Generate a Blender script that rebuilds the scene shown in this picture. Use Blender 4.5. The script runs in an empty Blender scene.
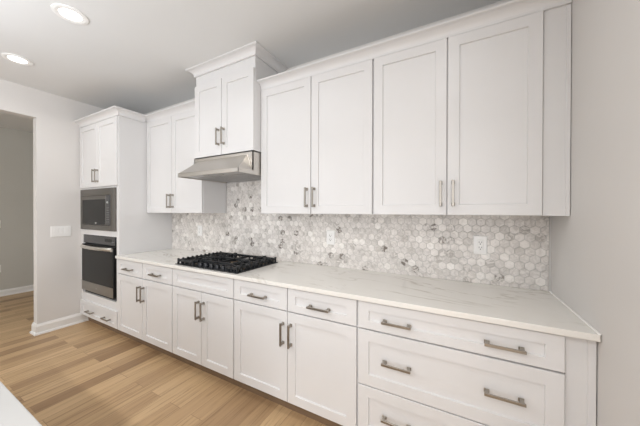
import bpy, bmesh, math, random
from mathutils import Vector, Matrix
from math import radians as R

S = bpy.context.scene
COL = S.collection

# ------------------------------------------------------------------ camera
# world: x along the cabinet wall (right wall is x = 0), y into that wall (wall is y = 0), z up
cam = bpy.data.cameras.new('camera')
co = bpy.data.objects.new('camera', cam)
COL.objects.link(co)
cam.sensor_width = 36.0
cam.lens = 257.29 / 640 * 36
cam.clip_start = 0.02
_y, _p, _r = 0.4917, -0.0053, 0.0022
right = Vector((math.cos(_y), math.sin(_y), 0))
fwd = Vector((-math.sin(_y), math.cos(_y), 0))
up = Vector((0, 0, 1))
fwd, up = fwd * math.cos(_p) + up * math.sin(_p), up * math.cos(_p) - fwd * math.sin(_p)
right, up = right * math.cos(_r) + up * math.sin(_r), up * math.cos(_r) - right * math.sin(_r)
M = Matrix((right, up, -fwd)).transposed().to_4x4()
M.translation = Vector((-0.4948, -2.0217, 1.3908))
co.matrix_world = M
S.camera = co

# ------------------------------------------------------------------ world, daylight, exposure
S.view_settings.view_transform = 'Standard'
S.view_settings.look = 'None'
S.view_settings.gamma = 1
S.view_settings.exposure = 0.12
S.view_settings.use_curve_mapping = False
w = bpy.data.worlds.new('world')
S.world = w
w.use_nodes = True
w.node_tree.nodes['Background'].inputs[0].default_value = (0.95, 0.97, 1.0, 1)
w.node_tree.nodes['Background'].inputs[1].default_value = 0.4


def area(name, loc, rot, sx, sy, power, col=(1, 1, 1), shape='RECTANGLE', spread=180):
    l = bpy.data.lights.new(name, 'AREA')
    l.shape = shape
    l.size = sx
    l.size_y = sy
    l.energy = power
    l.color = col
    l.spread = R(spread)
    o = bpy.data.objects.new(name, l)
    COL.objects.link(o)
    o.location = loc
    o.rotation_euler = rot
    return o


# daylight through the tall windows behind the camera; the next three are unseen fill lights, added for brightness
area('daylight_window', (-2.4, -5.46, 1.45), (R(90), 0, 0), 4.2, 2.2, 40, (0.93, 0.985, 1.05))
area('right_wall_fill', (0.02, -3.6, 1.3), (R(90), 0, R(90)), 1.6, 1.8, 86, (0.96, 0.98, 1.01))  # added fill from the right, behind an invented window
area('left_opening_fill', (-4.70, -4.1, 1.3), (R(90), 0, R(-90)), 1.6, 1.8, 8, (0.90, 0.985, 1.09))  # added fill, standing in a wall opening cut for it
area('hall_fill', (-5.9, -3.9, 1.6), (R(90), 0, 0), 1.2, 1.6, 14, (0.97, 0.985, 0.97))  # added fill for the hall; no window is built there
# added fill light, unseen, pointing up to bounce off the ceiling
area('bounce_fill', (-3.0, -2.6, 1.85), (R(180), 0, 0), 0.8, 0.8, 20, (0.90, 0.985, 1.09))

CEIL = 2.7535
LIGHTS = [(-2.865, -1.262), (-3.985, -1.262), (-1.745, -1.262), (-0.62, -1.262),
          (-2.865, -3.2), (-3.985, -3.2), (-1.745, -3.2), (-0.62, -3.2)]
LAMP_W, REAR_FILL_W = 2.4, 12.0  # the rear row is unseen added fill, stronger than the front row


# ------------------------------------------------------------------ materials
def srgb(r, g, b):
    f = lambda c: (c / 255 / 12.92) if c / 255 <= 0.04045 else ((c / 255 + 0.055) / 1.055) ** 2.4
    return (f(r), f(g), f(b), 1)


def mat(name, col, rough=0.5, metal=0.0, spec=0.5, coat=0.0):
    m = bpy.data.materials.new(name)
    m.use_nodes = True
    b = m.node_tree.nodes['Principled BSDF']
    b.inputs['Base Color'].default_value = col
    b.inputs['Roughness'].default_value = rough
    b.inputs['Metallic'].default_value = metal
    b.inputs['Specular IOR Level'].default_value = spec
    b.inputs['Coat Weight'].default_value = coat
    return m


def nd(m, typ, **kw):
    n = m.node_tree.nodes.new(typ)
    for k, v in kw.items():
        if k in n.inputs:
            n.inputs[k].default_value = v
        else:
            setattr(n, k, v)
    return n


def lk(m, a, b):
    m.node_tree.links.new(a, b)


def bsdf(m):
    return m.node_tree.nodes['Principled BSDF']


def mapping(m, scale=(1, 1, 1), rot=(0, 0, 0), coord='Object'):
    tc = nd(m, 'ShaderNodeTexCoord')
    mp = nd(m, 'ShaderNodeMapping')
    mp.inputs['Scale'].default_value = scale
    mp.inputs['Rotation'].default_value = rot
    lk(m, tc.outputs[coord], mp.inputs[0])
    return mp.outputs[0]


def ramp(m, fac, stops):
    r = nd(m, 'ShaderNodeValToRGB')
    e = r.color_ramp.elements
    while len(e) < len(stops):
        e.new(0.5)
    for i, (p, c) in enumerate(stops):
        e[i].position = p
        e[i].color = c
    lk(m, fac, r.inputs[0])
    return r.outputs[0]


def mixc(m, a, b, fac, mode='MIX'):
    x = nd(m, 'ShaderNodeMix')
    x.data_type = 'RGBA'
    x.blend_type = mode
    for s, v in ((x.inputs[0], fac), (x.inputs[6], a), (x.inputs[7], b)):
        if hasattr(v, 'is_linked'):
            lk(m, v, s)
        else:
            s.default_value = v
    return x.outputs[2]


def subtle(m, col, amt=0.03, scale=6.0, bump=0.0, bscale=200):
    """faint mottling of a painted surface, and orange-peel bump"""
    v = mapping(m)
    n = nd(m, 'ShaderNodeTexNoise', Scale=scale, Detail=3.0)
    lk(m, v, n.inputs['Vector'])
    lo = tuple(c * (1 - amt) for c in col[:3]) + (1,)
    hi = tuple(min(1, c * (1 + amt)) for c in col[:3]) + (1,)
    c = ramp(m, n.outputs['Fac'], [(0.3, lo), (0.7, hi)])
    lk(m, c, bsdf(m).inputs['Base Color'])
    if bump:
        n2 = nd(m, 'ShaderNodeTexNoise', Scale=bscale, Detail=2.0)
        lk(m, v, n2.inputs['Vector'])
        b = nd(m, 'ShaderNodeBump', Strength=bump, Distance=0.002)
        lk(m, n2.outputs['Fac'], b.inputs['Height'])
        lk(m, b.outputs[0], bsdf(m).inputs['Normal'])
    return m


C_CAB = (0.70, 0.688, 0.68, 1)
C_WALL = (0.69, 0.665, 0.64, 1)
C_CEIL = (0.735, 0.735, 0.725, 1)
m_cab = subtle(mat('cabinet_paint', C_CAB, 0.38, spec=0.45), C_CAB, 0.012, 3)
m_wall = subtle(mat('wall_paint', C_WALL, 0.75, spec=0.25), C_WALL, 0.015, 2.5, 0.08, 260)
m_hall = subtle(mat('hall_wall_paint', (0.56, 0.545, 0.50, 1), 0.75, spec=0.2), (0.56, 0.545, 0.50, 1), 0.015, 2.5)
m_ceil = subtle(mat('ceiling_paint', C_CEIL, 0.85, spec=0.2), C_CEIL, 0.01, 2)
m_trim = subtle(mat('trim_paint', (0.83, 0.82, 0.80, 1), 0.35), (0.83, 0.82, 0.80, 1), 0.01)
m_gap = mat('cabinet_interior_shade', (0.55, 0.53, 0.50, 1), 0.7)
m_nickel = mat('brushed_nickel', (0.36, 0.33, 0.29, 1), 0.34, 1.0)
m_black = mat('cast_iron', (0.016, 0.017, 0.019, 1), 0.5, spec=0.4)
m_pan = mat('black_steel_pan', (0.014, 0.015, 0.017, 1), 0.35, 0.0, spec=0.4)
m_knob = mat('black_knob', (0.012, 0.013, 0.016, 1), 0.3)
m_brass = mat('burner_brass', (0.20, 0.15, 0.10, 1), 0.5, 0.8)
m_dark = mat('black_plastic', (0.008, 0.008, 0.008, 1), 0.5)
m_grey = mat('grey_print', (0.45, 0.45, 0.44, 1), 0.5)
m_key = mat('dim_print', (0.17, 0.17, 0.165, 1), 0.5)
m_plate = mat('white_plastic', (0.86, 0.85, 0.83, 1), 0.35)
m_slot = mat('slot_shadow', (0.06, 0.055, 0.05, 1), 0.7)
m_caulk = mat('white_caulk', (0.9, 0.88, 0.85, 1), 0.5)
m_filter = mat('hood_filter_mesh', (0.50, 0.50, 0.50, 1), 0.45, 0.8)


def steel(name, col, rough, axis='x', amt=0.25):
    m = mat(name, col, rough, 1.0)
    v = mapping(m, (2, 300, 300) if axis == 'x' else (300, 300, 2))
    n = nd(m, 'ShaderNodeTexNoise', Scale=1.0, Detail=2.0)
    lk(m, v, n.inputs['Vector'])
    mr = nd(m, 'ShaderNodeMapRange')
    mr.inputs[3].default_value = rough * (1 - amt)
    mr.inputs[4].default_value = rough * (1 + amt)
    lk(m, n.outputs['Fac'], mr.inputs[0])
    lk(m, mr.outputs[0], bsdf(m).inputs['Roughness'])
    return m


m_steel = steel('stainless_steel', (0.60, 0.57, 0.53, 1), 0.34)
m_steel_lit = steel('oven_handle_steel', (0.72, 0.69, 0.64, 1), 0.3)
m_bsteel = steel('dark_stainless_steel', (0.19, 0.178, 0.16, 1), 0.38)
m_msteel = steel('oven_band_steel', (0.36, 0.34, 0.31, 1), 0.34)
m_glass = mat('smoked_oven_glass', (0.013, 0.013, 0.012, 1), 0.22, spec=0.15)
m_panel = mat('dark_control_glass', (0.035, 0.036, 0.038, 1), 0.15)


def emit(name, col, strength):
    m = mat(name, (0.9, 0.9, 0.88, 1), 0.5)
    bsdf(m).inputs['Emission Color'].default_value = col
    bsdf(m).inputs['Emission Strength'].default_value = strength
    return m


m_lamp = emit('lamp_diffuser', (1, 0.98, 0.94, 1), 4.0)

# oak planks, boards running towards the cabinet wall
m_floor = mat('oak_planks', (0.4, 0.28, 0.17, 1), 0.42, spec=0.4)
tc = nd(m_floor, 'ShaderNodeTexCoord')
mp = nd(m_floor, 'ShaderNodeMapping')
mp.inputs['Rotation'].default_value = (0, 0, R(90))
lk(m_floor, tc.outputs['Object'], mp.inputs[0])


def brick(m, c1, c2, mortar, vec):
    b = nd(m, 'ShaderNodeTexBrick', Color1=c1, Color2=c2, Mortar=mortar, Scale=1.0)
    b.inputs['Mortar Size'].default_value = 0.0014
    b.inputs['Mortar Smooth'].default_value = 0.3
    b.inputs['Bias'].default_value = 0.0
    b.inputs['Brick Width'].default_value = 1.35
    b.inputs['Row Height'].default_value = 0.118
    b.offset = 0.37
    b.offset_frequency = 2
    b.squash = 1.0
    lk(m, vec, b.inputs['Vector'])
    return b


bk = brick(m_floor, (0, 0, 0, 1), (1, 1, 1, 1), (0.5, 0.5, 0.5, 1), mp.outputs[0])
tone = ramp(m_floor, bk.outputs['Color'], [(0.0, srgb(152, 122, 92)), (0.3, srgb(183, 152, 116)), (0.7, srgb(196, 165, 127)),
                                            (1.0, srgb(203, 172, 134))])
gv = nd(m_floor, 'ShaderNodeMapping')
gv.inputs['Scale'].default_value = (46, 1.8, 1)
lk(m_floor, tc.outputs['Object'], gv.inputs[0])
# shift the grain from board to board
addv = nd(m_floor, 'ShaderNodeVectorMath', operation='MULTIPLY_ADD')
addv.inputs[1].default_value = (7, 13, 5)
lk(m_floor, bk.outputs['Color'], addv.inputs[0])
lk(m_floor, gv.outputs[0], addv.inputs[2])
g1 = nd(m_floor, 'ShaderNodeTexNoise', Scale=1.0, Detail=5.0, Roughness=0.6, Distortion=0.6)
lk(m_floor, addv.outputs[0], g1.inputs['Vector'])
grain = ramp(m_floor, g1.outputs['Fac'], [(0.28, (0.52, 0.48, 0.44, 1)), (0.46, (0.93, 0.92, 0.90, 1)), (0.75, (1.10, 1.10, 1.09, 1))])
c = mixc(m_floor, tone, grain, 1.0, 'MULTIPLY')
c = mixc(m_floor, c, srgb(140, 112, 84), bk.outputs['Fac'])
lk(m_floor, c, bsdf(m_floor).inputs['Base Color'])


def quartz(name, base, warm, vein, seed):
    m = mat(name, base, 0.16, spec=0.5)
    v = mapping(m, (1.0, 1.0, 1.0), (0, 0, R(12)))
    off = nd(m, 'ShaderNodeVectorMath', operation='ADD')
    off.inputs[1].default_value = (seed, seed * 0.7, 0)
    lk(m, v, off.inputs[0])
    n0 = nd(m, 'ShaderNodeTexNoise', Scale=1.6, Detail=4.0, Roughness=0.6)
    lk(m, off.outputs[0], n0.inputs['Vector'])
    cloud = ramp(m, n0.outputs['Fac'], [(0.3, base), (0.72, warm)])
    sc = nd(m, 'ShaderNodeMapping')
    sc.inputs['Scale'].default_value = (0.75, 2.6, 1.0)
    sc.inputs['Rotation'].default_value = (0, 0, R(-16))
    lk(m, off.outputs[0], sc.inputs[0])
    n1 = nd(m, 'ShaderNodeTexNoise', Scale=1.5, Detail=5.0, Roughness=0.55, Distortion=0.9)
    lk(m, sc.outputs[0], n1.inputs['Vector'])
    k = ramp(m, n1.outputs['Fac'], [(0.482, (0, 0, 0, 1)), (0.498, (1, 1, 1, 1)), (0.502, (1, 1, 1, 1)), (0.518, (0, 0, 0, 1))])
    n2 = nd(m, 'ShaderNodeTexNoise', Scale=2.2, Detail=2.0)
    lk(m, off.outputs[0], n2.inputs['Vector'])
    k2 = ramp(m, n2.outputs['Fac'], [(0.42, (0, 0, 0, 1)), (0.62, (0.75, 0.75, 0.75, 1))])
    km = mixc(m, k, k2, 1.0, 'MULTIPLY')
    c = mixc(m, cloud, vein, km)
    lk(m, c, bsdf(m).inputs['Base Color'])
    return m


m_quartz = quartz('veined_quartz', (0.79, 0.765, 0.722, 1), (0.745, 0.715, 0.663, 1), (0.52, 0.475, 0.41, 1), 3.1)
m_island = quartz('island_quartz', (0.47, 0.463, 0.452, 1), (0.44, 0.433, 0.42, 1), (0.55, 0.53, 0.50, 1), 9.4)

# marble hex mosaic: R of the tile attribute is the tile's own tone, G how veined it is
m_tile = mat('marble_hex_tile', (0.6, 0.58, 0.55, 1), 0.28, spec=0.45)
at = nd(m_tile, 'ShaderNodeAttribute', attribute_name='tile')
sp = nd(m_tile, 'ShaderNodeSeparateColor')
lk(m_tile, at.outputs['Color'], sp.inputs[0])
base = ramp(m_tile, sp.outputs[0], [(0.0, srgb(201, 196, 190)), (0.45, srgb(227, 222, 217)), (0.8, srgb(234, 229, 224)), (1.0, srgb(245, 241, 236))])
tv = mapping(m_tile)
n = nd(m_tile, 'ShaderNodeTexNoise', Scale=26.0, Detail=4.0, Roughness=0.6, Distortion=1.5)
lk(m_tile, tv, n.inputs['Vector'])
cl = ramp(m_tile, n.outputs['Fac'], [(0.3, (0.86, 0.85, 0.84, 1)), (0.65, (1.04, 1.04, 1.04, 1))])
base = mixc(m_tile, base, cl, 1.0, 'MULTIPLY')
vn = ramp(m_tile, n.outputs['Fac'], [(0.44, (1, 1, 1, 1)), (0.56, (0.1, 0.1, 0.1, 1))])
vf = nd(m_tile, 'ShaderNodeMath', operation='MULTIPLY')
vsep = nd(m_tile, 'ShaderNodeSeparateColor')
lk(m_tile, vn, vsep.inputs[0])
lk(m_tile, vsep.outputs[0], vf.inputs[0])
lk(m_tile, sp.outputs[1], vf.inputs[1])
c = mixc(m_tile, base, srgb(112, 102, 92), vf.outputs[0])
lk(m_tile, c, bsdf(m_tile).inputs['Base Color'])
m_toe = subtle(mat('toe_kick_brown', srgb(122, 100, 78), 0.6), srgb(122, 100, 78), 0.06, 9)  # brown tone on the toe kicks, darker than the cabinet paint
m_grout = mat('pale_grout', (0.62, 0.60, 0.575, 1), 0.85)


# ------------------------------------------------------------------ geometry helpers
WL = {}          # world position of every object's origin


def link(name, bm, m, parent=None, origin=None, smooth=False):
    """one mesh object from a bmesh in world coordinates; its origin goes to its centre (or to origin)"""
    mats = m if isinstance(m, (list, tuple)) else [m]
    bmesh.ops.recalc_face_normals(bm, faces=bm.faces[:])
    xs = [v.co for v in bm.verts]
    if origin is None:
        lo = Vector([min(v[i] for v in xs) for i in range(3)])
        hi = Vector([max(v[i] for v in xs) for i in range(3)])
        origin = (lo + hi) / 2 if parent else Vector(((lo.x + hi.x) / 2, (lo.y + hi.y) / 2, lo.z))
    origin = Vector(origin)
    bmesh.ops.translate(bm, verts=bm.verts[:], vec=-origin)
    me = bpy.data.meshes.new(name)
    bm.to_mesh(me)
    bm.free()
    for q in mats:
        me.materials.append(q)
    if smooth:
        for p in me.polygons:
            p.use_smooth = True
    o = bpy.data.objects.new(name, me)
    COL.objects.link(o)
    place(o, origin, parent)
    return o


def place(o, wpos, parent=None):
    wpos = Vector(wpos)
    if parent is not None:
        o.parent = parent
        o.location = wpos - WL[parent.name]
    else:
        o.location = wpos
    WL[o.name] = wpos


def copy_part(src, wpos, parent):
    o = src.copy()
    COL.objects.link(o)
    place(o, wpos, parent)
    return o


def thing(name, label, cat, loc, group=None):
    o = bpy.data.objects.new(name, None)
    o.empty_display_size = 0.1
    COL.objects.link(o)
    place(o, loc)
    return tag(o, label, cat, group)


def tag(o, label, cat, group=None):
    o['label'] = label
    o['category'] = cat
    if group:
        o['group'] = group
    return o


def structure(name, bm, m):
    o = link(name, bm, m)
    o['kind'] = 'structure'
    return o


def box(bm, x0, x1, y0, y1, z0, z1, bevel=0.0, seg=1, mi=0):
    vs = [bm.verts.new((x, y, z)) for x in (x0, x1) for y in (y0, y1) for z in (z0, z1)]
    idx = [(0, 1, 3, 2), (4, 6, 7, 5), (0, 4, 5, 1), (2, 3, 7, 6), (0, 2, 6, 4), (1, 5, 7, 3)]
    fs = [bm.faces.new([vs[i] for i in f]) for f in idx]
    for f in fs:
        f.material_index = mi
    if bevel:
        es = list({e for f in fs for e in f.edges})
        r = bmesh.ops.bevel(bm, geom=es, offset=bevel, segments=seg, affect='EDGES', profile=0.6)
        for f in r['faces']:
            f.material_index = mi
    return fs


def BX(*a, **k):
    bm = bmesh.new()
    box(bm, *a, **k)
    return bm


def loft(bm, loops, cap0=True, cap1=True, mi=0):
    rings = [[bm.verts.new(p) for p in l] for l in loops]
    n = len(rings[0])
    for a, b in zip(rings, rings[1:]):
        for i in range(n):
            f = bm.faces.new((a[i], a[(i + 1) % n], b[(i + 1) % n], b[i]))
            f.material_index = mi
    if cap0:
        bm.faces.new(rings[0][::-1]).material_index = mi
    if cap1:
        bm.faces.new(rings[-1]).material_index = mi


def rect(x0, x1, z0, z1, y, ins=0):
    return [(x0 + ins, y, z0 + ins), (x1 - ins, y, z0 + ins), (x1 - ins, y, z1 - ins), (x0 + ins, y, z1 - ins)]


def shaker(x0, x1, z0, z1, yb, yf, fr=0.060, frz=None):
    """a door or drawer front: flat frame around a recessed panel"""
    bm = bmesh.new()
    frz = frz or fr

    def inner(y, e):
        return [(x0 + fr + e, y, z0 + frz + e), (x1 - fr - e, y, z0 + frz + e), (x1 - fr - e, y, z1 - frz - e), (x0 + fr + e, y, z1 - frz - e)]
    loft(bm, [rect(x0, x1, z0, z1, yb), rect(x0, x1, z0, z1, yf + 0.002), rect(x0, x1, z0, z1, yf, 0.002),
              inner(yf, 0), inner(yf + 0.0015, 0.0008), inner(yf + 0.0095, 0.0030)])
    return bm


def cyl(bm, c0, c1, r0, r1=None, n=24, mi=0, caps=True):
    c0, c1 = Vector(c0), Vector(c1)
    r1 = r0 if r1 is None else r1
    d = (c1 - c0).normalized()
    a = d.orthogonal().normalized()
    b = d.cross(a)
    ring = lambda c, r: [c + (a * math.cos(t) + b * math.sin(t)) * r for t in [2 * math.pi * i / n for i in range(n)]]
    loft(bm, [ring(c0, r0), ring(c1, r1)], caps, caps, mi)


def lathe(bm, cx, cy, prof, n=32, mi=0, cap0=False, cap1=False):
    loops = [[(cx + r * math.cos(2 * math.pi * i / n), cy + r * math.sin(2 * math.pi * i / n), z) for i in range(n)] for r, z in prof]
    loft(bm, loops, cap0, cap1, mi)


def sweep_profile(bm, path, prof):
    """path: list of (point, outward dir) in plan; prof: list of (out, z).  Mitred by the given outward vectors."""
    loops = []
    for (px, py), (dx, dy) in path:
        loops.append([(px + dx * o, py + dy * o, z) for o, z in prof])
    loft(bm, loops)


# ------------------------------------------------------------------ the pull: square bar on two flared posts, origin on the door face
def pull_mesh(vertical, L=0.152):
    bm = bmesh.new()
    w, d, t = 0.0065, 0.030, 0.0085

    def b(a0, a1, c0, c1, y0, y1, bev=0.0012):
        if vertical:
            box(bm, c0, c1, y0, y1, a0, a1, bev)
        else:
            box(bm, a0, a1, y0, y1, c0, c1, bev)
    b(-L / 2, L / 2, -w, w, -d - t, -d)
    for s in (-1, 1):
        a = s * (L / 2 - 0.012)
        b(a - 0.008, a + 0.008, -w * 1.05, w * 1.05, -d - 0.001, -0.003)
        b(a - 0.011, a + 0.011, -w * 1.35, w * 1.35, -0.004, 0.0)
    return bm


PULL = {}


def pull(x, y, z, vertical, parent):
    if vertical not in PULL:
        o = link('handle', pull_mesh(vertical), m_nickel, parent, origin=(0, 0, 0))
        o.parent = parent
        place(o, (x, y, z), parent)
        PULL[vertical] = o
    else:
        o = copy_part(PULL[vertical], (x, y, z), parent)
    return o


def door(par, x0, x1, z0, z1, yb, yf, handle, hz, fr=0.060):
    d = link('door', shaker(x0, x1, z0, z1, yb, yf, fr), m_cab, par)
    hx = {'l': x0 + 0.030, 'r': x1 - 0.030}[handle]
    pull(hx, yf, hz, True, d)
    return d


def drawer(par, x0, x1, z0, z1, yb, yf, hxs, hz=None, name='drawer', fr=0.060, frz=None):
    d = link(name, shaker(x0, x1, z0, z1, yb, yf, fr, frz), m_cab, par)
    for hx in hxs:
        pull(hx, yf, (z0 + z1) / 2 if hz is None else hz, False, d)
    return d


# ------------------------------------------------------------------ the setting
XL, XF, YW = -4.66, -7.05, -5.5
T = 0.107
YOP, ZOP = -0.977, 2.440
structure('floor', BX(XF - 0.1, 0.12, YW - 0.1, 0.12, -0.06, 0.0), m_floor)
structure('ceiling', BX(XF - 0.1, 0.12, YW - 0.1, 0.12, CEIL, CEIL + 0.08), m_ceil)
structure('wall_back', BX(XL - T, 0.12, 0.0, 0.12, 0, CEIL), m_wall)
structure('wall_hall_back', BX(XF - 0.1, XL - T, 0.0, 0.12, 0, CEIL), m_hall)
bm = bmesh.new()
box(bm, 0.0, 0.12, -2.75, 0.0, 0, CEIL)
box(bm, 0.0, 0.12, -4.45, -2.75, 0, 0.35)
box(bm, 0.0, 0.12, -4.45, -2.75, 2.25, CEIL)
box(bm, 0.0, 0.12, YW - 0.1, -4.45, 0, CEIL)
structure('wall_right', bm, m_wall)
bm = bmesh.new()
for q in ((-4.45, -4.40, 0.35, 2.25), (-2.80, -2.75, 0.35, 2.25), (-4.40, -2.80, 0.35, 0.40), (-4.40, -2.80, 2.20, 2.25)):
    box(bm, 0.04, 0.10, q[0], q[1], q[2], q[3])
structure('window_4', bm, m_trim)  # unseen window, added with its opening to hold the right-hand fill
bm = bmesh.new()
box(bm, XL - T, XL, YOP, 0.0, 0, CEIL)
box(bm, XL - T, XL, -2.6, YOP, ZOP, CEIL)
box(bm, XL - T, XL, -3.3, -2.6, 0, CEIL)
box(bm, XL - T, XL, -4.9, -3.3, 0, 0.35)  # opening added here to let in the left fill light
box(bm, XL - T, XL, -4.9, -3.3, 2.3, CEIL)
box(bm, XL - T, XL, YW, -4.9, 0, CEIL)
structure('wall_left', bm, m_wall)
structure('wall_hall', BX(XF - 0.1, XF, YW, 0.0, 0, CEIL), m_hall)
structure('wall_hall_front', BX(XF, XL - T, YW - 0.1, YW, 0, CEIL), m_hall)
# wall behind the camera with three tall window openings
bm = bmesh.new()
WX = [(-4.5, -3.2), (-3.05, -1.75), (-1.6, -0.3)]
box(bm, XL - T, 0.0, YW - 0.1, YW, 0, 0.35)
box(bm, XL - T, 0.0, YW - 0.1, YW, 2.55, CEIL)
xs = [XL - T] + [v for p in WX for v in p] + [0.0]
for a, b in zip(xs[::2], xs[1::2]):
    box(bm, a, b, YW - 0.1, YW, 0.35, 2.55)
structure('wall_front', bm, m_wall)
for i, (a, b) in enumerate(WX):
    bm = bmesh.new()
    for q in ((a, a + 0.05, 0.35, 2.55), (b - 0.05, b, 0.35, 2.55), (a + 0.05, b - 0.05, 0.35, 0.40), (a + 0.05, b - 0.05, 2.50, 2.55), (a + 0.05, b - 0.05, 1.42, 1.47)):
        box(bm, q[0], q[1], YW - 0.08, YW - 0.02, q[2], q[3])
    structure('window_%d' % (i + 1), bm, m_trim)


def base_profile(h=0.118, t=0.015):
    return [(0, 0), (0, h), (t * 0.35, h), (t * 0.6, h - 0.012), (t, h - 0.028), (t, 0.022), (t + 0.011, 0.016), (t + 0.013, 0.0)]


bm = bmesh.new()
# along the left wall from the tall cabinet, round the wall's end and along its hall side
sweep_profile(bm, [((XL, -0.53), (1, 0)), ((XL, YOP), (1, -1)), ((XL - T, YOP), (-1, -1)), ((XL - T, -0.2), (-1, 0))], base_profile())
structure('baseboard_left', bm, m_trim)
bm = bmesh.new()
sweep_profile(bm, [((XF, YW), (1, 0)), ((XF, -0.0), (1, 0))], base_profile(0.10))
structure('baseboard_hall', bm, m_trim)
bm = bmesh.new()
sweep_profile(bm, [((0, YW), (-1, 0)), ((0, -0.64), (-1, 0))], base_profile())
structure('baseboard_right', bm, m_trim)

# ------------------------------------------------------------------ base cabinets
YF, YB, YC = -0.611, -0.591, -0.631
ZD, ZB, ZT = 0.722, 0.114, 0.878
G = 0.005
CT0, CT1 = 0.886, 0.914


def base_body(par, x0, x1, xr=None):
    bm = bmesh.new()
    box(bm, x0, x1, YB, -0.003, 0.100, CT0)
    link('body', bm, m_cab, par)
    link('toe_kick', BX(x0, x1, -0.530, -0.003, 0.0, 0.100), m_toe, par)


XA, XB, XC, XD, XE = -3.728, -2.7594, -1.9937, -1.0046, -0.1006


def two_door_base(name, label, x0, x1, mid, fronts):
    t = thing(name, label, 'cabinet', ((x0 + x1) / 2, -0.3, 0), 'base cabinets under the long countertop')
    base_body(t, x0, x1)
    a, b = x0 + G, x1 - G
    if fronts == 2:
        for q0, q1 in ((a, mid - 0.0035), (mid + 0.0035, b)):
            drawer(t, q0, q1, ZD + 0.004, ZT, YB, YF, [(q0 + q1) / 2], 0.791, frz=0.048)
    else:
        drawer(t, a, b, ZD + 0.004, ZT, YB, YF, [], name='false_front', frz=0.048)
    door(t, a, mid - 0.002, ZB, ZD - 0.004, YB, YF, 'r', 0.573)
    door(t, mid + 0.002, b, ZB, ZD - 0.004, YB, YF, 'l', 0.573)
    return t


two_door_base('base_cabinet', 'white two-drawer base cabinet right beside the tall oven cabinet', XA, XB, -3.243, 2)
two_door_base('base_cabinet', 'white base cabinet directly under the gas cooktop, its top panel without a pull', XB, XC, -2.361, 1)
two_door_base('base_cabinet', 'white base cabinet with two drawers over two doors, between cooktop cabinet and wide drawer bank', XC, XD, -1.497, 2)
t = thing('drawer_cabinet', 'wide white bank of three drawers with two pulls each, against the right wall', 'cabinet', (-0.5, -0.3, 0),
          'base cabinets under the long countertop')
base_body(t, XD, XE)
for z0, z1, hz, fz in ((ZD + 0.004, ZT, 0.791, 0.048), (0.4045, ZD - 0.004, 0.566, 0.062), (ZB, 0.3985, 0.262, 0.060)):
    drawer(t, XD + G, XE - 0.001, z0, z1, YB, YF, [-0.781, -0.310], hz, fr=0.062, frz=fz)
bm = bmesh.new()
box(bm, XE + 0.004, -0.004, -0.593, -0.012, 0.0, CT0)
box(bm, -0.030, -0.004, -0.598, -0.592, 0.0, CT0, 0.001)
link('filler_panel', bm, m_cab, t)

# ------------------------------------------------------------------ countertop
t = thing('countertop', 'long white veined quartz countertop running from tall oven cabinet to right wall', 'countertop', (-1.86, -0.3, CT0))
link('slab', BX(XA + 0.002, -0.004, YC, -0.001, CT0, CT1, 0.003, 2), m_quartz, t)
bm = bmesh.new()
box(bm, -0.0105, -0.0005, YC + 0.004, -0.014, CT1 - 0.002, CT1 + 0.0035, 0.0015)
link('caulk_bead', bm, m_caulk, t)

# ------------------------------------------------------------------ hex mosaic backsplash
HX0, HX1 = -2.7432, -1.9881
random.seed(11)


def clip(poly, x0, x1, z0, z1):
    for ax, lim, sg in ((0, x0, 1), (0, x1, -1), (1, z0, 1), (1, z1, -1)):
        out = []
        for i in range(len(poly)):
            a, b = poly[i - 1], poly[i]
            ia, ib = (a[ax] - lim) * sg >= 0, (b[ax] - lim) * sg >= 0
            if ia != ib:
                s = (lim - a[ax]) / (b[ax] - a[ax])
                out.append((a[0] + s * (b[0] - a[0]), a[1] + s * (b[1] - a[1])))
            if ib:
                out.append(b)
        poly = out
        if len(poly) < 3:
            return None
    ar = abs(sum(poly[i - 1][0] * poly[i][1] - poly[i][0] * poly[i - 1][1] for i in range(len(poly)))) / 2
    return poly if ar > 2e-5 else None


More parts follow.
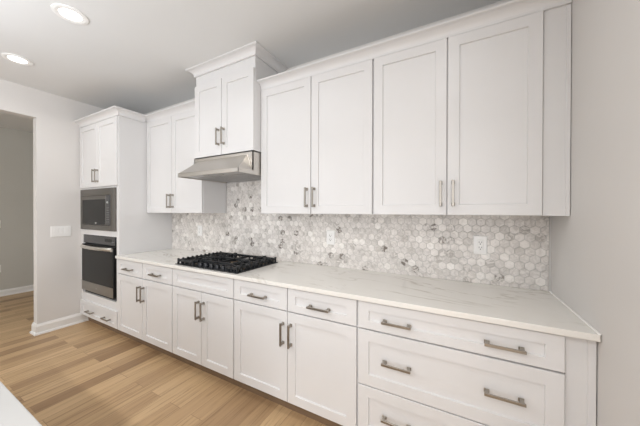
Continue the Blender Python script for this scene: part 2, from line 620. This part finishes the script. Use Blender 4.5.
t = thing('backsplash', 'grey and white marble hexagon mosaic backsplash between countertop and wall cabinets', 'backsplash', (-1.86, 0, CT1))
ZU = 1.372
bm = bmesh.new()
box(bm, XA + 0.002, -0.010, -0.0060, -0.0002, CT1, ZU)
box(bm, HX0 + 0.002, HX1 - 0.002, -0.0060, -0.0002, ZU, 1.70)
link('grout', bm, m_grout, t)
bm = bmesh.new()
lay = bm.loops.layers.float_color.new('tile')
W = 0.0515
Rr = (W - 0.0028) / math.sqrt(3)
pitch = W * math.sqrt(3) / 2
for j in range(-1, 20):
    for i in range(-1, 76):
        cx = -0.024 - i * W - (W / 2 if j % 2 else 0)
        cz = CT1 + 0.008 + j * pitch
        poly = [(cx + Rr * math.sin(k * math.pi / 3), cz + Rr * math.cos(k * math.pi / 3)) for k in range(6)]
        r = random.random()
        tone_v = min(1, max(0, random.gauss(0.52, 0.15)))
        ve = 0.06 + 0.12 * random.random()
        if r > 0.968:
            ve = 0.75 + 0.25 * random.random()
            tone_v *= 0.75
        elif r > 0.86:
            ve = 0.25 + 0.2 * random.random()
        elif r < 0.16:
            tone_v = 0.78 + 0.22 * random.random()
            ve = 0.0
        for reg in ((XA + 0.002, -0.0115, CT1 + 0.001, ZU), (HX0 + 0.002, HX1 - 0.002, ZU, 1.70)):
            q = clip(poly, *reg)
            if not q:
                continue
            mx = sum(p[0] for p in q) / len(q)
            mz = sum(p[1] for p in q) / len(q)
            b0 = [bm.verts.new((x, -0.0058, z)) for x, z in q]
            b1 = [bm.verts.new((x, -0.0088, z)) for x, z in q]
            k = 0.955
            b2 = [bm.verts.new((mx + (x - mx) * k, -0.0096, mz + (z - mz) * k)) for x, z in q]
            fs = [bm.faces.new(b2)]
            nq = len(q)
            for a, b in ((b0, b1), (b1, b2)):
                for s in range(nq):
                    fs.append(bm.faces.new((a[s], a[(s + 1) % nq], b[(s + 1) % nq], b[s])))
            for f in fs:
                for l in f.loops:
                    l[lay] = (tone_v, ve, random.random(), 1)
link('hexagon_tiles', bm, m_tile, t)
link('edge_trim', BX(-0.0095, -0.0004, -0.0104, -0.0005, CT1 + 0.0005, ZU), m_grout, t)

# ------------------------------------------------------------------ tall oven cabinet
TY = -0.611


def crown_prof(z0, z1, out):
    h = z1 - z0
    b = 0.24 * out
    q = [(0.0, z0), (b, z0), (b, z0 + 0.10 * h), (b * 0.8, z0 + 0.13 * h)]
    for i in range(1, 9):                          # the cove
        a = math.pi / 2 * i / 8
        q.append((b * 0.8 + (out * 0.93 - b * 0.8) * (1 - math.cos(a)) ** 0.9, z0 + 0.13 * h + 0.68 * h * math.sin(a) ** 1.0))
    return q + [(out * 0.93, z0 + 0.84 * h), (out, z0 + 0.86 * h), (out, z1), (0.0, z1)]


CR0, CR1, CO = 2.425, 2.492, 0.052
t = thing('tall_oven_cabinet', 'tall white cabinet built around the microwave and wall oven, in the left corner', 'cabinet', (-4.19, -0.3, 0))
X0, X1 = XL + 0.003, XA
bm = bmesh.new()
OX0, OX1 = -4.618, -3.785
MZ0, MZ1, OZ0, OZ1 = 1.168, 1.652, 0.390, 1.106
# sides, top, shelves and face rails round the two appliance openings
box(bm, X0, OX0, TY + 0.02, -0.003, 0.10, CR0 + 0.02)
box(bm, OX1, X1, TY + 0.02, -0.003, 0.10, CR0 + 0.02)
box(bm, OX0, OX1, TY + 0.02, -0.003, MZ1, CR0 + 0.02)
box(bm, OX0, OX1, TY + 0.02, -0.003, OZ1, MZ0)
box(bm, OX0, OX1, TY + 0.02, -0.003, 0.10, OZ0)
box(bm, OX0, OX1, -0.03, -0.003, OZ0, MZ1)
link('body', bm, m_cab, t)
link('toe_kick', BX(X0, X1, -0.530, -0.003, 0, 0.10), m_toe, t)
door(t, X0 + 0.018, -4.193, 1.672, CR0 - 0.006, TY + 0.02, TY, 'r', 1.80)
door(t, -4.189, X1 - 0.014, 1.672, CR0 - 0.006, TY + 0.02, TY, 'l', 1.80)
drawer(t, X0 + 0.018, X1 - 0.014, 0.114, 0.300, TY + 0.02, TY, [-4.345, -3.945], 0.190, frz=0.045)
bm = bmesh.new()
sweep_profile(bm, [((X0, TY + 0.02), (0, -1)), ((X1, TY + 0.02), (1, -1)), ((X1, -0.335), (1, 0))], crown_prof(CR0, CR1 + 0.004, CO + 0.018))
link('crown_molding', bm, m_cab, t)

# microwave
mw = thing('built_in_microwave', 'dark stainless built-in microwave set above the wall oven in tall cabinet', 'microwave', (-4.19, -0.5, MZ0))
Y0 = TY + 0.010
A0, A1 = OX0 + 0.002, OX1 - 0.002
link('body', BX(A0 + 0.02, A1 - 0.02, TY + 0.03, -0.06, MZ0 + 0.01, MZ1 - 0.02), m_dark, mw)
bm = bmesh.new()
box(bm, A0, A0 + 0.062, Y0 - 0.012, TY + 0.03, MZ0 + 0.002, MZ1 - 0.002, 0.002)
box(bm, A1 - 0.085, A1 - 0.026, Y0 - 0.012, TY + 0.03, MZ0 + 0.002, MZ1 - 0.002, 0.002)
box(bm, A1 - 0.020, A1, Y0 - 0.012, TY + 0.03, MZ0 + 0.002, MZ1 - 0.002, 0.002)
box(bm, A0 + 0.062, A1 - 0.085, Y0 - 0.012, TY + 0.03, MZ0 + 0.002, MZ0 + 0.062, 0.002)
box(bm, A0 + 0.062, A1 - 0.085, Y0 - 0.012, TY + 0.03, MZ1 - 0.082, MZ1 - 0.002, 0.002)
link('trim_frame', bm, m_bsteel, mw)
link('side_gap', BX(A1 - 0.026, A1 - 0.020, Y0 + 0.002, TY + 0.03, MZ0 + 0.002, MZ1 - 0.002), m_dark, mw)
D0, D1 = A0 + 0.064, A1 - 0.087
CXX = -3.975
d = link('door', BX(D0, CXX, Y0 - 0.014, TY + 0.028, MZ0 + 0.064, MZ1 - 0.084, 0.002), m_bsteel, mw)
link('window', BX(D0 + 0.004, CXX - 0.004, Y0 - 0.0165, Y0 - 0.0135, MZ0 + 0.068, MZ1 - 0.126, 0.001), m_glass, d)
bm = bmesh.new()
lathe_c = ((D0 + CXX) / 2 + 0.06, Y0 - 0.0175, MZ0 + 0.085)
loops = []
for y, f in ((Y0 - 0.0164, 1.0), (Y0 - 0.0175, 1.0)):
    loops.append([(lathe_c[0] + 0.020 * math.cos(a), y, lathe_c[2] + 0.009 * math.sin(a)) for a in [2 * math.pi * i / 20 for i in range(20)]])
loft(bm, loops)
link('badge', bm, m_grey, d)
p = link('control_panel', BX(CXX + 0.002, D1, Y0 - 0.014, TY + 0.028, MZ0 + 0.064, MZ1 - 0.084, 0.002), m_panel, mw)
bm = bmesh.new()
for r in range(7):
    for k in range(3):
        x = CXX + 0.026 + k * 0.020
        z = MZ0 + 0.10 + r * 0.026
        box(bm, x, x + 0.008, Y0 - 0.0150, Y0 - 0.0138, z, z + 0.007)
link('key_legends', bm, m_key, p)
link('display', BX(CXX + 0.018, D1 - 0.012, Y0 - 0.0152, Y0 - 0.0138, MZ0 + 0.30, MZ0 + 0.345), m_panel, p)
bm = bmesh.new()
box(bm, CXX + 0.028, CXX + 0.060, Y0 - 0.0160, Y0 - 0.0150, MZ0 + 0.312, MZ0 + 0.330)
link('lit_digits', bm, m_grey, p)

# wall oven
OY = TY + 0.048
ov = thing('wall_oven', 'built-in wall oven with dark glass door and bowed steel handle, below the microwave', 'oven', (-4.19, -0.5, OZ0))
link('body', BX(A0 + 0.01, A1 - 0.01, OY + 0.02, -0.06, OZ0 + 0.01, OZ1 - 0.01), m_dark, ov)
bm = bmesh.new()
box(bm, A0, A1, OY - 0.003, OY + 0.02, OZ0 + 0.001, OZ1 - 0.001)
link('frame', bm, m_dark, ov)
OA0, OA1 = A0 + 0.012, A1 - 0.048
p = link('control_panel', BX(OA0, OA1, OY - 0.022, OY - 0.003, 1.004, OZ1 - 0.004, 0.002), m_panel, ov)
link('display', BX(OA1 - 0.23, OA1 - 0.08, OY - 0.0232, OY - 0.0215, 1.04, 1.075), m_glass, p)
bm = bmesh.new()
for k in range(6):
    box(bm, OA1 - 0.07 + k * 0.010, OA1 - 0.064 + k * 0.010, OY - 0.0235, OY - 0.0215, 1.038, 1.045)
link('key_legends', bm, m_key, p)
d = link('door', BX(OA0, OA1, OY - 0.040, OY - 0.003, 0.428, 0.990, 0.003), m_dark, ov)
link('glass', BX(OA0 + 0.003, OA1 - 0.003, OY - 0.0425, OY - 0.039, 0.540, 0.986, 0.001), m_glass, d)
link('steel_band', BX(OA0, OA1, OY - 0.044, OY - 0.0385, 0.428, 0.538, 0.002), m_msteel, d)
bm = bmesh.new()
loops = []
N = 20
for i in range(N + 1):
    s = i / N
    x = OA0 + 0.012 + (OA1 - OA0 - 0.024) * s
    q = math.sin(math.pi * s)
    y = OY - 0.046 - 0.048 * q ** 0.6
    z = 0.966
    loops.append([(x, y - 0.008, z - 0.017), (x, y - 0.011, z), (x, y - 0.008, z + 0.017), (x, y + 0.004, z + 0.020), (x, y + 0.008, z), (x, y + 0.004, z - 0.020)])
loft(bm, loops)
for x in (OA0 + 0.016, OA1 - 0.016):
    box(bm, x - 0.012, x + 0.012, OY - 0.060, OY - 0.041, 0.942, 0.972, 0.002)
link('handle', bm, m_steel_lit, d, smooth=False)
bm = bmesh.new()
loops = []
for y in (OY - 0.0438, OY - 0.0448):
    loops.append([((OA0 + OA1) / 2 + 0.018 * math.cos(a), y, 0.483 + 0.007 * math.sin(a)) for a in [2 * math.pi * i / 20 for i in range(20)]])
loft(bm, loops)
link('badge', bm, m_grey, d)
bm = bmesh.new()
for k in range(5):
    box(bm, A0 + 0.02, A1 - 0.02, OY - 0.010, OY - 0.002, OZ0 + 0.003 + k * 0.005, OZ0 + 0.0055 + k * 0.005)
link('vent_grille', bm, m_pan, ov)

# ------------------------------------------------------------------ wall cabinets
UY, UYB = -0.316, -0.296
GRP = 'white wall cabinets above the backsplash'


def wall_cab(label, x0, x1, mid, z0, z1, hz, yf=UY, cx0=None, cx1=None, zdoor=None, left=True, extra=None):
    t = thing('wall_cabinet', label, 'cabinet', ((x0 + x1) / 2, yf / 2, z0), GRP)
    yb = yf + 0.02
    ztop = z1
    zdoor = zdoor or z1 - 0.004
    link('body', BX(x0 + 0.0008, x1 - 0.0008, yb, -0.011, z0, ztop), m_cab, t)
    door(t, x0 + G, mid - 0.003, z0 + 0.001, zdoor, yb, yf, 'r', hz)
    door(t, mid + 0.003, x1 - G + 0.001, z0 + 0.001, zdoor, yb, yf, 'l', hz)
    return t


t = wall_cab('white double-door wall cabinet between tall oven cabinet and range hood', XA + 0.002, HX0, -3.2428, ZU, CR0 + 0.004, 1.503)
bm = bmesh.new()
sweep_profile(bm, [((XA + 0.001, UYB), (0, -1)), ((HX0 - 0.001, UYB), (0, -1))], crown_prof(CR0 + 0.002, CR1, CO + 0.018))
link('crown_molding', bm, m_cab, t)
t = wall_cab('white double-door wall cabinet just right of the range hood', HX1, XD - 0.0005, -1.4897, ZU, CR0 + 0.004, 1.500)
bm = bmesh.new()
sweep_profile(bm, [((HX1 + 0.001, UYB), (0, -1)), ((XD, UYB), (0, -1))], crown_prof(CR0 + 0.002, CR1, CO + 0.018))
link('crown_molding', bm, m_cab, t)
t = wall_cab('white double-door wall cabinet with filler strip against the right wall', XD + 0.0005, -0.1078, -0.5527, ZU, CR0 + 0.004, 1.500)
bm = bmesh.new()
sweep_profile(bm, [((XD, UYB), (0, -1)), ((-0.003, UYB), (0, -1))], crown_prof(CR0 + 0.002, CR1, CO + 0.018))
link('crown_molding', bm, m_cab, t)
bm = bmesh.new()
box(bm, -0.1075, -0.003, UYB - 0.004, -0.012, ZU, CR0 + 0.004)
box(bm, -0.020, -0.003, UYB - 0.012, UYB - 0.003, ZU, CR0 - 0.002, 0.001)
link('filler_panel', bm, m_cab, t)

# the taller, deeper cabinet over the hood
FY = -0.400
t = wall_cab('shorter, deeper white wall cabinet above the range hood, reaching the ceiling', HX0, HX1, -2.369, 1.900, 2.700, 2.062, FY, zdoor=2.590)
bm = bmesh.new()
XFa, XFb = HX0 + 0.001, HX1 - 0.001
sweep_profile(bm, [((XFa, -0.012), (-1, 0)), ((XFa, FY + 0.02), (-1, -1)), ((XFb, FY + 0.02), (1, -1)), ((XFb, -0.012), (1, 0))],
              crown_prof(2.688, CEIL - 0.001, 0.070))
link('crown_molding', bm, m_cab, t)

# ------------------------------------------------------------------ range hood
t = thing('range_hood', 'stainless steel under-cabinet range hood above the gas cooktop', 'range hood', (-2.366, -0.28, 1.70))
a, b = HX0 + 0.004, HX1 - 0.004
bm = bmesh.new()
zb, zl, zt, yl, ybx, ins = 1.700, 1.734, 1.866, -0.566, -0.404, 0.070
# rear box (open below) with front flange
box(bm, a, b, ybx, ybx + 0.008, zl, 1.8985)
box(bm, a, a + 0.008, ybx, -0.012, zb, 1.8985)
box(bm, b - 0.008, b, ybx, -0.012, zb, 1.8985)
box(bm, a, b, ybx, -0.012, 1.890, 1.8985)
# lower lip
box(bm, a, b, yl, yl + 0.006, zb, zl, 0.001)
box(bm, a, a + 0.006, yl, ybx, zb, zl)
box(bm, b - 0.006, b, yl, ybx, zb, zl)
# sloped front and mitred sides
v = [bm.verts.new(p) for p in ((a, yl, zl), (b, yl, zl), (b - ins, ybx, zt), (a + ins, ybx, zt), (a, ybx, zl), (b, ybx, zl))]
for f in ((0, 1, 2, 3), (1, 5, 2), (0, 3, 4)):
    bm.faces.new([v[i] for i in f])
link('canopy', bm, m_steel, t)
u = link('underside', BX(a + 0.007, b - 0.007, yl + 0.007, -0.013, zb + 0.008, zb + 0.014), m_filter, t)
for k in (-1, 1):
    bm = bmesh.new()
    cx = (a + b) / 2 + k * 0.16
    box(bm, cx - 0.15, cx + 0.15, -0.42, -0.10, zb + 0.003, zb + 0.0085, 0.002)
    for q in range(12):
        box(bm, cx - 0.14 + q * 0.024, cx - 0.128 + q * 0.024, -0.41, -0.11, zb + 0.0015, zb + 0.0035)
    link('grease_filter', bm, m_filter, t)
for k in (-1, 1):
    bm = bmesh.new()
    lathe(bm, (a + b) / 2 + k * 0.09, -0.49, [(0.026, zb + 0.0085), (0.026, zb + 0.003), (0.020, zb + 0.002)], 20, 0, True, True)
    link('hood_lamp', bm, m_grey, t)

# ------------------------------------------------------------------ gas cooktop
K0, K1, KY0, KY1 = -2.737, -1.972, -0.598, -0.090
t = thing('gas_cooktop', 'black five-burner gas cooktop with cast iron grates, set into the countertop', 'cooktop', ((K0 + K1) / 2, -0.34, CT1))
bm = bmesh.new()
box(bm, K0, K1, KY0, KY1, CT1, CT1 + 0.007, 0.003, 2)
link('pan', bm, m_pan, t)
GZ = CT1 + 0.045
secs = [(K0 + 0.012, -2.502, KY0 + 0.014), (-2.498, -2.120, KY0 + 0.105), (-2.116, K1 - 0.012, KY0 + 0.014)]
gy1 = KY1 - 0.012
for gx0, gx1, gy0 in secs:
    bm = bmesh.new()
    bw, bh = 0.013, 0.019
    z0, z1 = GZ - bh, GZ
    for x in (gx0, gx1 - bw):
        box(bm, x, x + bw, gy0, gy1, z0, z1, 0.0015)
    for y in (gy0, gy1 - bw, (gy0 + gy1) / 2 - bw / 2):
        box(bm, gx0, gx1, y, y + bw, z0, z1, 0.0015)
    mx = (gx0 + gx1) / 2
    box(bm, mx - bw / 2, mx + bw / 2, gy0, gy1, z0, z1, 0.0015)
    nf = 5 if gy0 < KY0 + 0.05 else 4
    for k in range(nf * 2 + 1):                      # fingers and feet along both long sides
        y = gy0 + bw / 2 + (gy1 - gy0 - bw) * k / (nf * 2)
        for x, s in ((gx0, 1), (gx1 - bw, -1)):
            box(bm, x, x + bw, y - 0.008, y + 0.008, CT1 + 0.006, GZ + 0.009, 0.0015)
            xa, xb = (x + bw, x + 0.062) if s > 0 else (x - 0.050, x)
            if k % 2:
                box(bm, xa, xb, y - 0.005, y + 0.005, z0 + 0.001, z1 + 0.002, 0.0012)
    for k in range(1, 4):                            # fingers from front and back bars
        x = gx0 + (gx1 - gx0) * k / 4
        for y, s in ((gy0, 1), (gy1 - bw, -1)):
            ya, yb = (y + bw, y + 0.055) if s > 0 else (y - 0.043, y)
            box(bm, x - 0.005, x + 0.005, ya, yb, z0 + 0.001, z1 + 0.002, 0.0012)
            box(bm, x - 0.006, x + 0.006, y, y + bw, CT1 + 0.006, z0 + 0.002, 0.001)
    link('grate', bm, m_black, t)
cxm = (K0 + K1) / 2
for bx_, by_, br in ((K0 + 0.137, -0.46, 0.040), (K0 + 0.137, -0.22, 0.034), (K1 - 0.075, -0.46, 0.030), (K1 - 0.075, -0.22, 0.034), (cxm, -0.29, 0.050)):
    bm = bmesh.new()
    lathe(bm, bx_, by_, [(br * 1.15, CT1 + 0.0065), (br * 1.1, CT1 + 0.016), (br * 0.9, CT1 + 0.018)], 28, 0, True, True)
    bb = link('burner', bm, m_brass, t)
    bm = bmesh.new()
    lathe(bm, bx_, by_, [(br * 0.92, CT1 + 0.0175), (br * 0.95, CT1 + 0.024), (br * 0.8, CT1 + 0.027), (br * 0.2, CT1 + 0.0265)], 28, 0, True, True)
    link('burner_cap', bm, m_black, bb)
for k in range(5):
    bm = bmesh.new()
    x = -2.452 + k * 0.069
    y = KY0 + 0.050
    lathe(bm, x, y, [(0.024, CT1 + 0.0065), (0.024, CT1 + 0.012), (0.0215, CT1 + 0.014), (0.0200, CT1 + 0.034), (0.0180, CT1 + 0.036)], 20, 0, True, True)
    box(bm, x - 0.003, x + 0.003, y - 0.018, y + 0.018, CT1 + 0.035, CT1 + 0.043, 0.001)
    link('knob', bm, m_knob, t)


# ------------------------------------------------------------------ outlets, switches
def outlet(x, z, y, label, group, w_=0.078, h_=0.124):
    t = thing('wall_outlet', label, 'outlet', (x, y, z), group)
    bm = bmesh.new()
    loft(bm, [rect(x - w_ / 2, x + w_ / 2, z - h_ / 2, z + h_ / 2, y), rect(x - w_ / 2, x + w_ / 2, z - h_ / 2, z + h_ / 2, y - 0.003),
              rect(x - w_ / 2, x + w_ / 2, z - h_ / 2, z + h_ / 2, y - 0.006, 0.004)])
    link('cover_plate', bm, m_plate, t)
    r = link('receptacle', BX(x - 0.017, x + 0.017, y - 0.0078, y - 0.004, z - 0.034, z + 0.034, 0.001), m_plate, t)
    bm = bmesh.new()
    for dz in (0.017, -0.017):
        box(bm, x - 0.0085, x - 0.0058, y - 0.0083, y - 0.0075, z + dz - 0.003, z + dz + 0.007)
        box(bm, x + 0.0058, x + 0.0085, y - 0.0083, y - 0.0075, z + dz - 0.002, z + dz + 0.006)
        cyl(bm, (x, y - 0.0075, z + dz - 0.0105), (x, y - 0.0083, z + dz - 0.0105), 0.0033, n=12)
    link('slots', bm, m_slot, r)


OG = 'outlets along the backsplash'
outlet(-0.362, 1.1715, -0.0097, 'white outlet on backsplash nearest the right wall, under the wide two-door cabinet', OG)
outlet(-1.466, 1.1675, -0.0097, 'white outlet on backsplash under cabinet right of range hood', OG)
outlet(-3.182, 1.165, -0.0097, 'white outlet on backsplash under cabinet left of range hood', OG)

t = thing('light_switch', 'white three-gang light switch plate on wall left of the tall oven cabinet', 'light switch', (XL, -0.777, 1.152))
y0, y1, z0, z1 = -0.867, -0.688, 1.088, 1.213
R4 = lambda x, i: [(x, y0 + i, z0 + i), (x, y1 - i, z0 + i), (x, y1 - i, z1 - i), (x, y0 + i, z1 - i)]
bm = bmesh.new()
loft(bm, [R4(XL + 0.0005, 0), R4(XL + 0.0035, 0), R4(XL + 0.0065, 0.004)])
link('cover_plate', bm, m_plate, t)
for k in (-1, 0, 1):
    yc = (y0 + y1) / 2 + k * 0.046
    bm = bmesh.new()
    loft(bm, [[(XL + 0.005, yc - 0.0165, 1.118), (XL + 0.005, yc + 0.0165, 1.118), (XL + 0.005, yc + 0.0165, 1.184), (XL + 0.005, yc - 0.0165, 1.184)],
              [(XL + 0.0075, yc - 0.0165, 1.118), (XL + 0.0075, yc + 0.0165, 1.118), (XL + 0.0115, yc + 0.0165, 1.184), (XL + 0.0115, yc - 0.0165, 1.184)]])
    link('rocker', bm, m_plate, t)


def hall_plate(name, label, cat, yc, zc, w_, h_):
    t = thing(name, label, cat, (XF, yc, zc))
    q = lambda x, i: [(x, yc - w_ / 2 + i, zc - h_ / 2 + i), (x, yc + w_ / 2 - i, zc - h_ / 2 + i), (x, yc + w_ / 2 - i, zc + h_ / 2 - i), (x, yc - w_ / 2 + i, zc + h_ / 2 - i)]
    bm = bmesh.new()
    loft(bm, [q(XF + 0.0005, 0), q(XF + 0.0035, 0), q(XF + 0.0065, 0.004)])
    link('cover_plate', bm, m_plate, t)
    if cat == 'outlet':
        bm = bmesh.new()
        box(bm, XF + 0.005, XF + 0.008, yc - 0.017, yc + 0.017, zc - 0.034, zc + 0.034, 0.001)
        link('receptacle', bm, m_plate, t)
    else:
        bm = bmesh.new()
        box(bm, XF + 0.005, XF + 0.010, yc - 0.0165, yc + 0.0165, zc - 0.033, zc + 0.033, 0.001)
        link('rocker', bm, m_plate, t)


hall_plate('hall_light_switch', 'white switch plate on grey wall seen through the doorway, the upper plate', 'light switch', -0.826, 1.178, 0.08, 0.125)
hall_plate('hall_outlet', 'white outlet low on grey wall seen through the doorway, above its baseboard', 'outlet', -0.822, 0.453, 0.08, 0.125)

# ------------------------------------------------------------------ recessed ceiling lights
LB = ['recessed ceiling light nearer the camera, the upper right of two', 'recessed ceiling light nearer the doorway wall, the lower left of two']
for i, (lx, ly) in enumerate(LIGHTS):
    if i < 2:
        t = thing('recessed_light', LB[i], 'ceiling light', (lx, ly, CEIL), 'round recessed lights in the ceiling')
        bm = bmesh.new()
        lathe(bm, lx, ly, [(0.058, CEIL - 0.0005), (0.095, CEIL - 0.0005), (0.094, CEIL - 0.006), (0.078, CEIL - 0.0085), (0.060, CEIL - 0.005), (0.058, CEIL - 0.0005)], 40)
        link('trim_ring', bm, m_plate, t, smooth=False)
        bm = bmesh.new()
        lathe(bm, lx, ly, [(0.0585, CEIL - 0.0008), (0.0585, CEIL - 0.0035), (0.053, CEIL - 0.0045)], 40, 0, True, True)
        link('diffuser', bm, m_lamp, t)
    area('downlight_and_fill', (lx, ly, CEIL - 0.012), (0, 0, 0), 0.13, 0.13, LAMP_W if i < 4 else REAR_FILL_W, (0.96, 0.97, 0.98), 'DISK', 150)  # front row are downlights; rear row is added fill without fixtures

# ------------------------------------------------------------------ island
IX0, IX1, IY0, IY1 = -3.35, -0.98, -2.78, -1.810
t = thing('island_cabinet', 'white kitchen island base under the pale island worktop', 'cabinet', ((IX0 + IX1) / 2, (IY0 + IY1) / 2, 0))
link('body', BX(IX0 + 0.04, IX1 - 0.04, IY0 + 0.25, IY1 - 0.045, 0.10, CT0), m_cab, t)
link('toe_kick', BX(IX0 + 0.06, IX1 - 0.06, IY0 + 0.27, IY1 - 0.11, 0, 0.10), m_cab, t)
n = 4
wd = (IX1 - IX0 - 0.09) / n
for k in range(n):
    x0 = IX0 + 0.045 + k * wd
    sh = shaker(x0 + 0.003, x0 + wd - 0.003, ZB, 0.872, 0.0, -0.02)
    for v in sh.verts:
        v.co.y = (IY1 - 0.045) - v.co.y
    link('door', sh, m_cab, t)
tag(link('island_countertop', BX(IX0, IX1, IY0, IY1, CT0, CT1, 0.003, 2), m_island),
    'pale quartz island worktop cut off at the lower left corner', 'countertop')
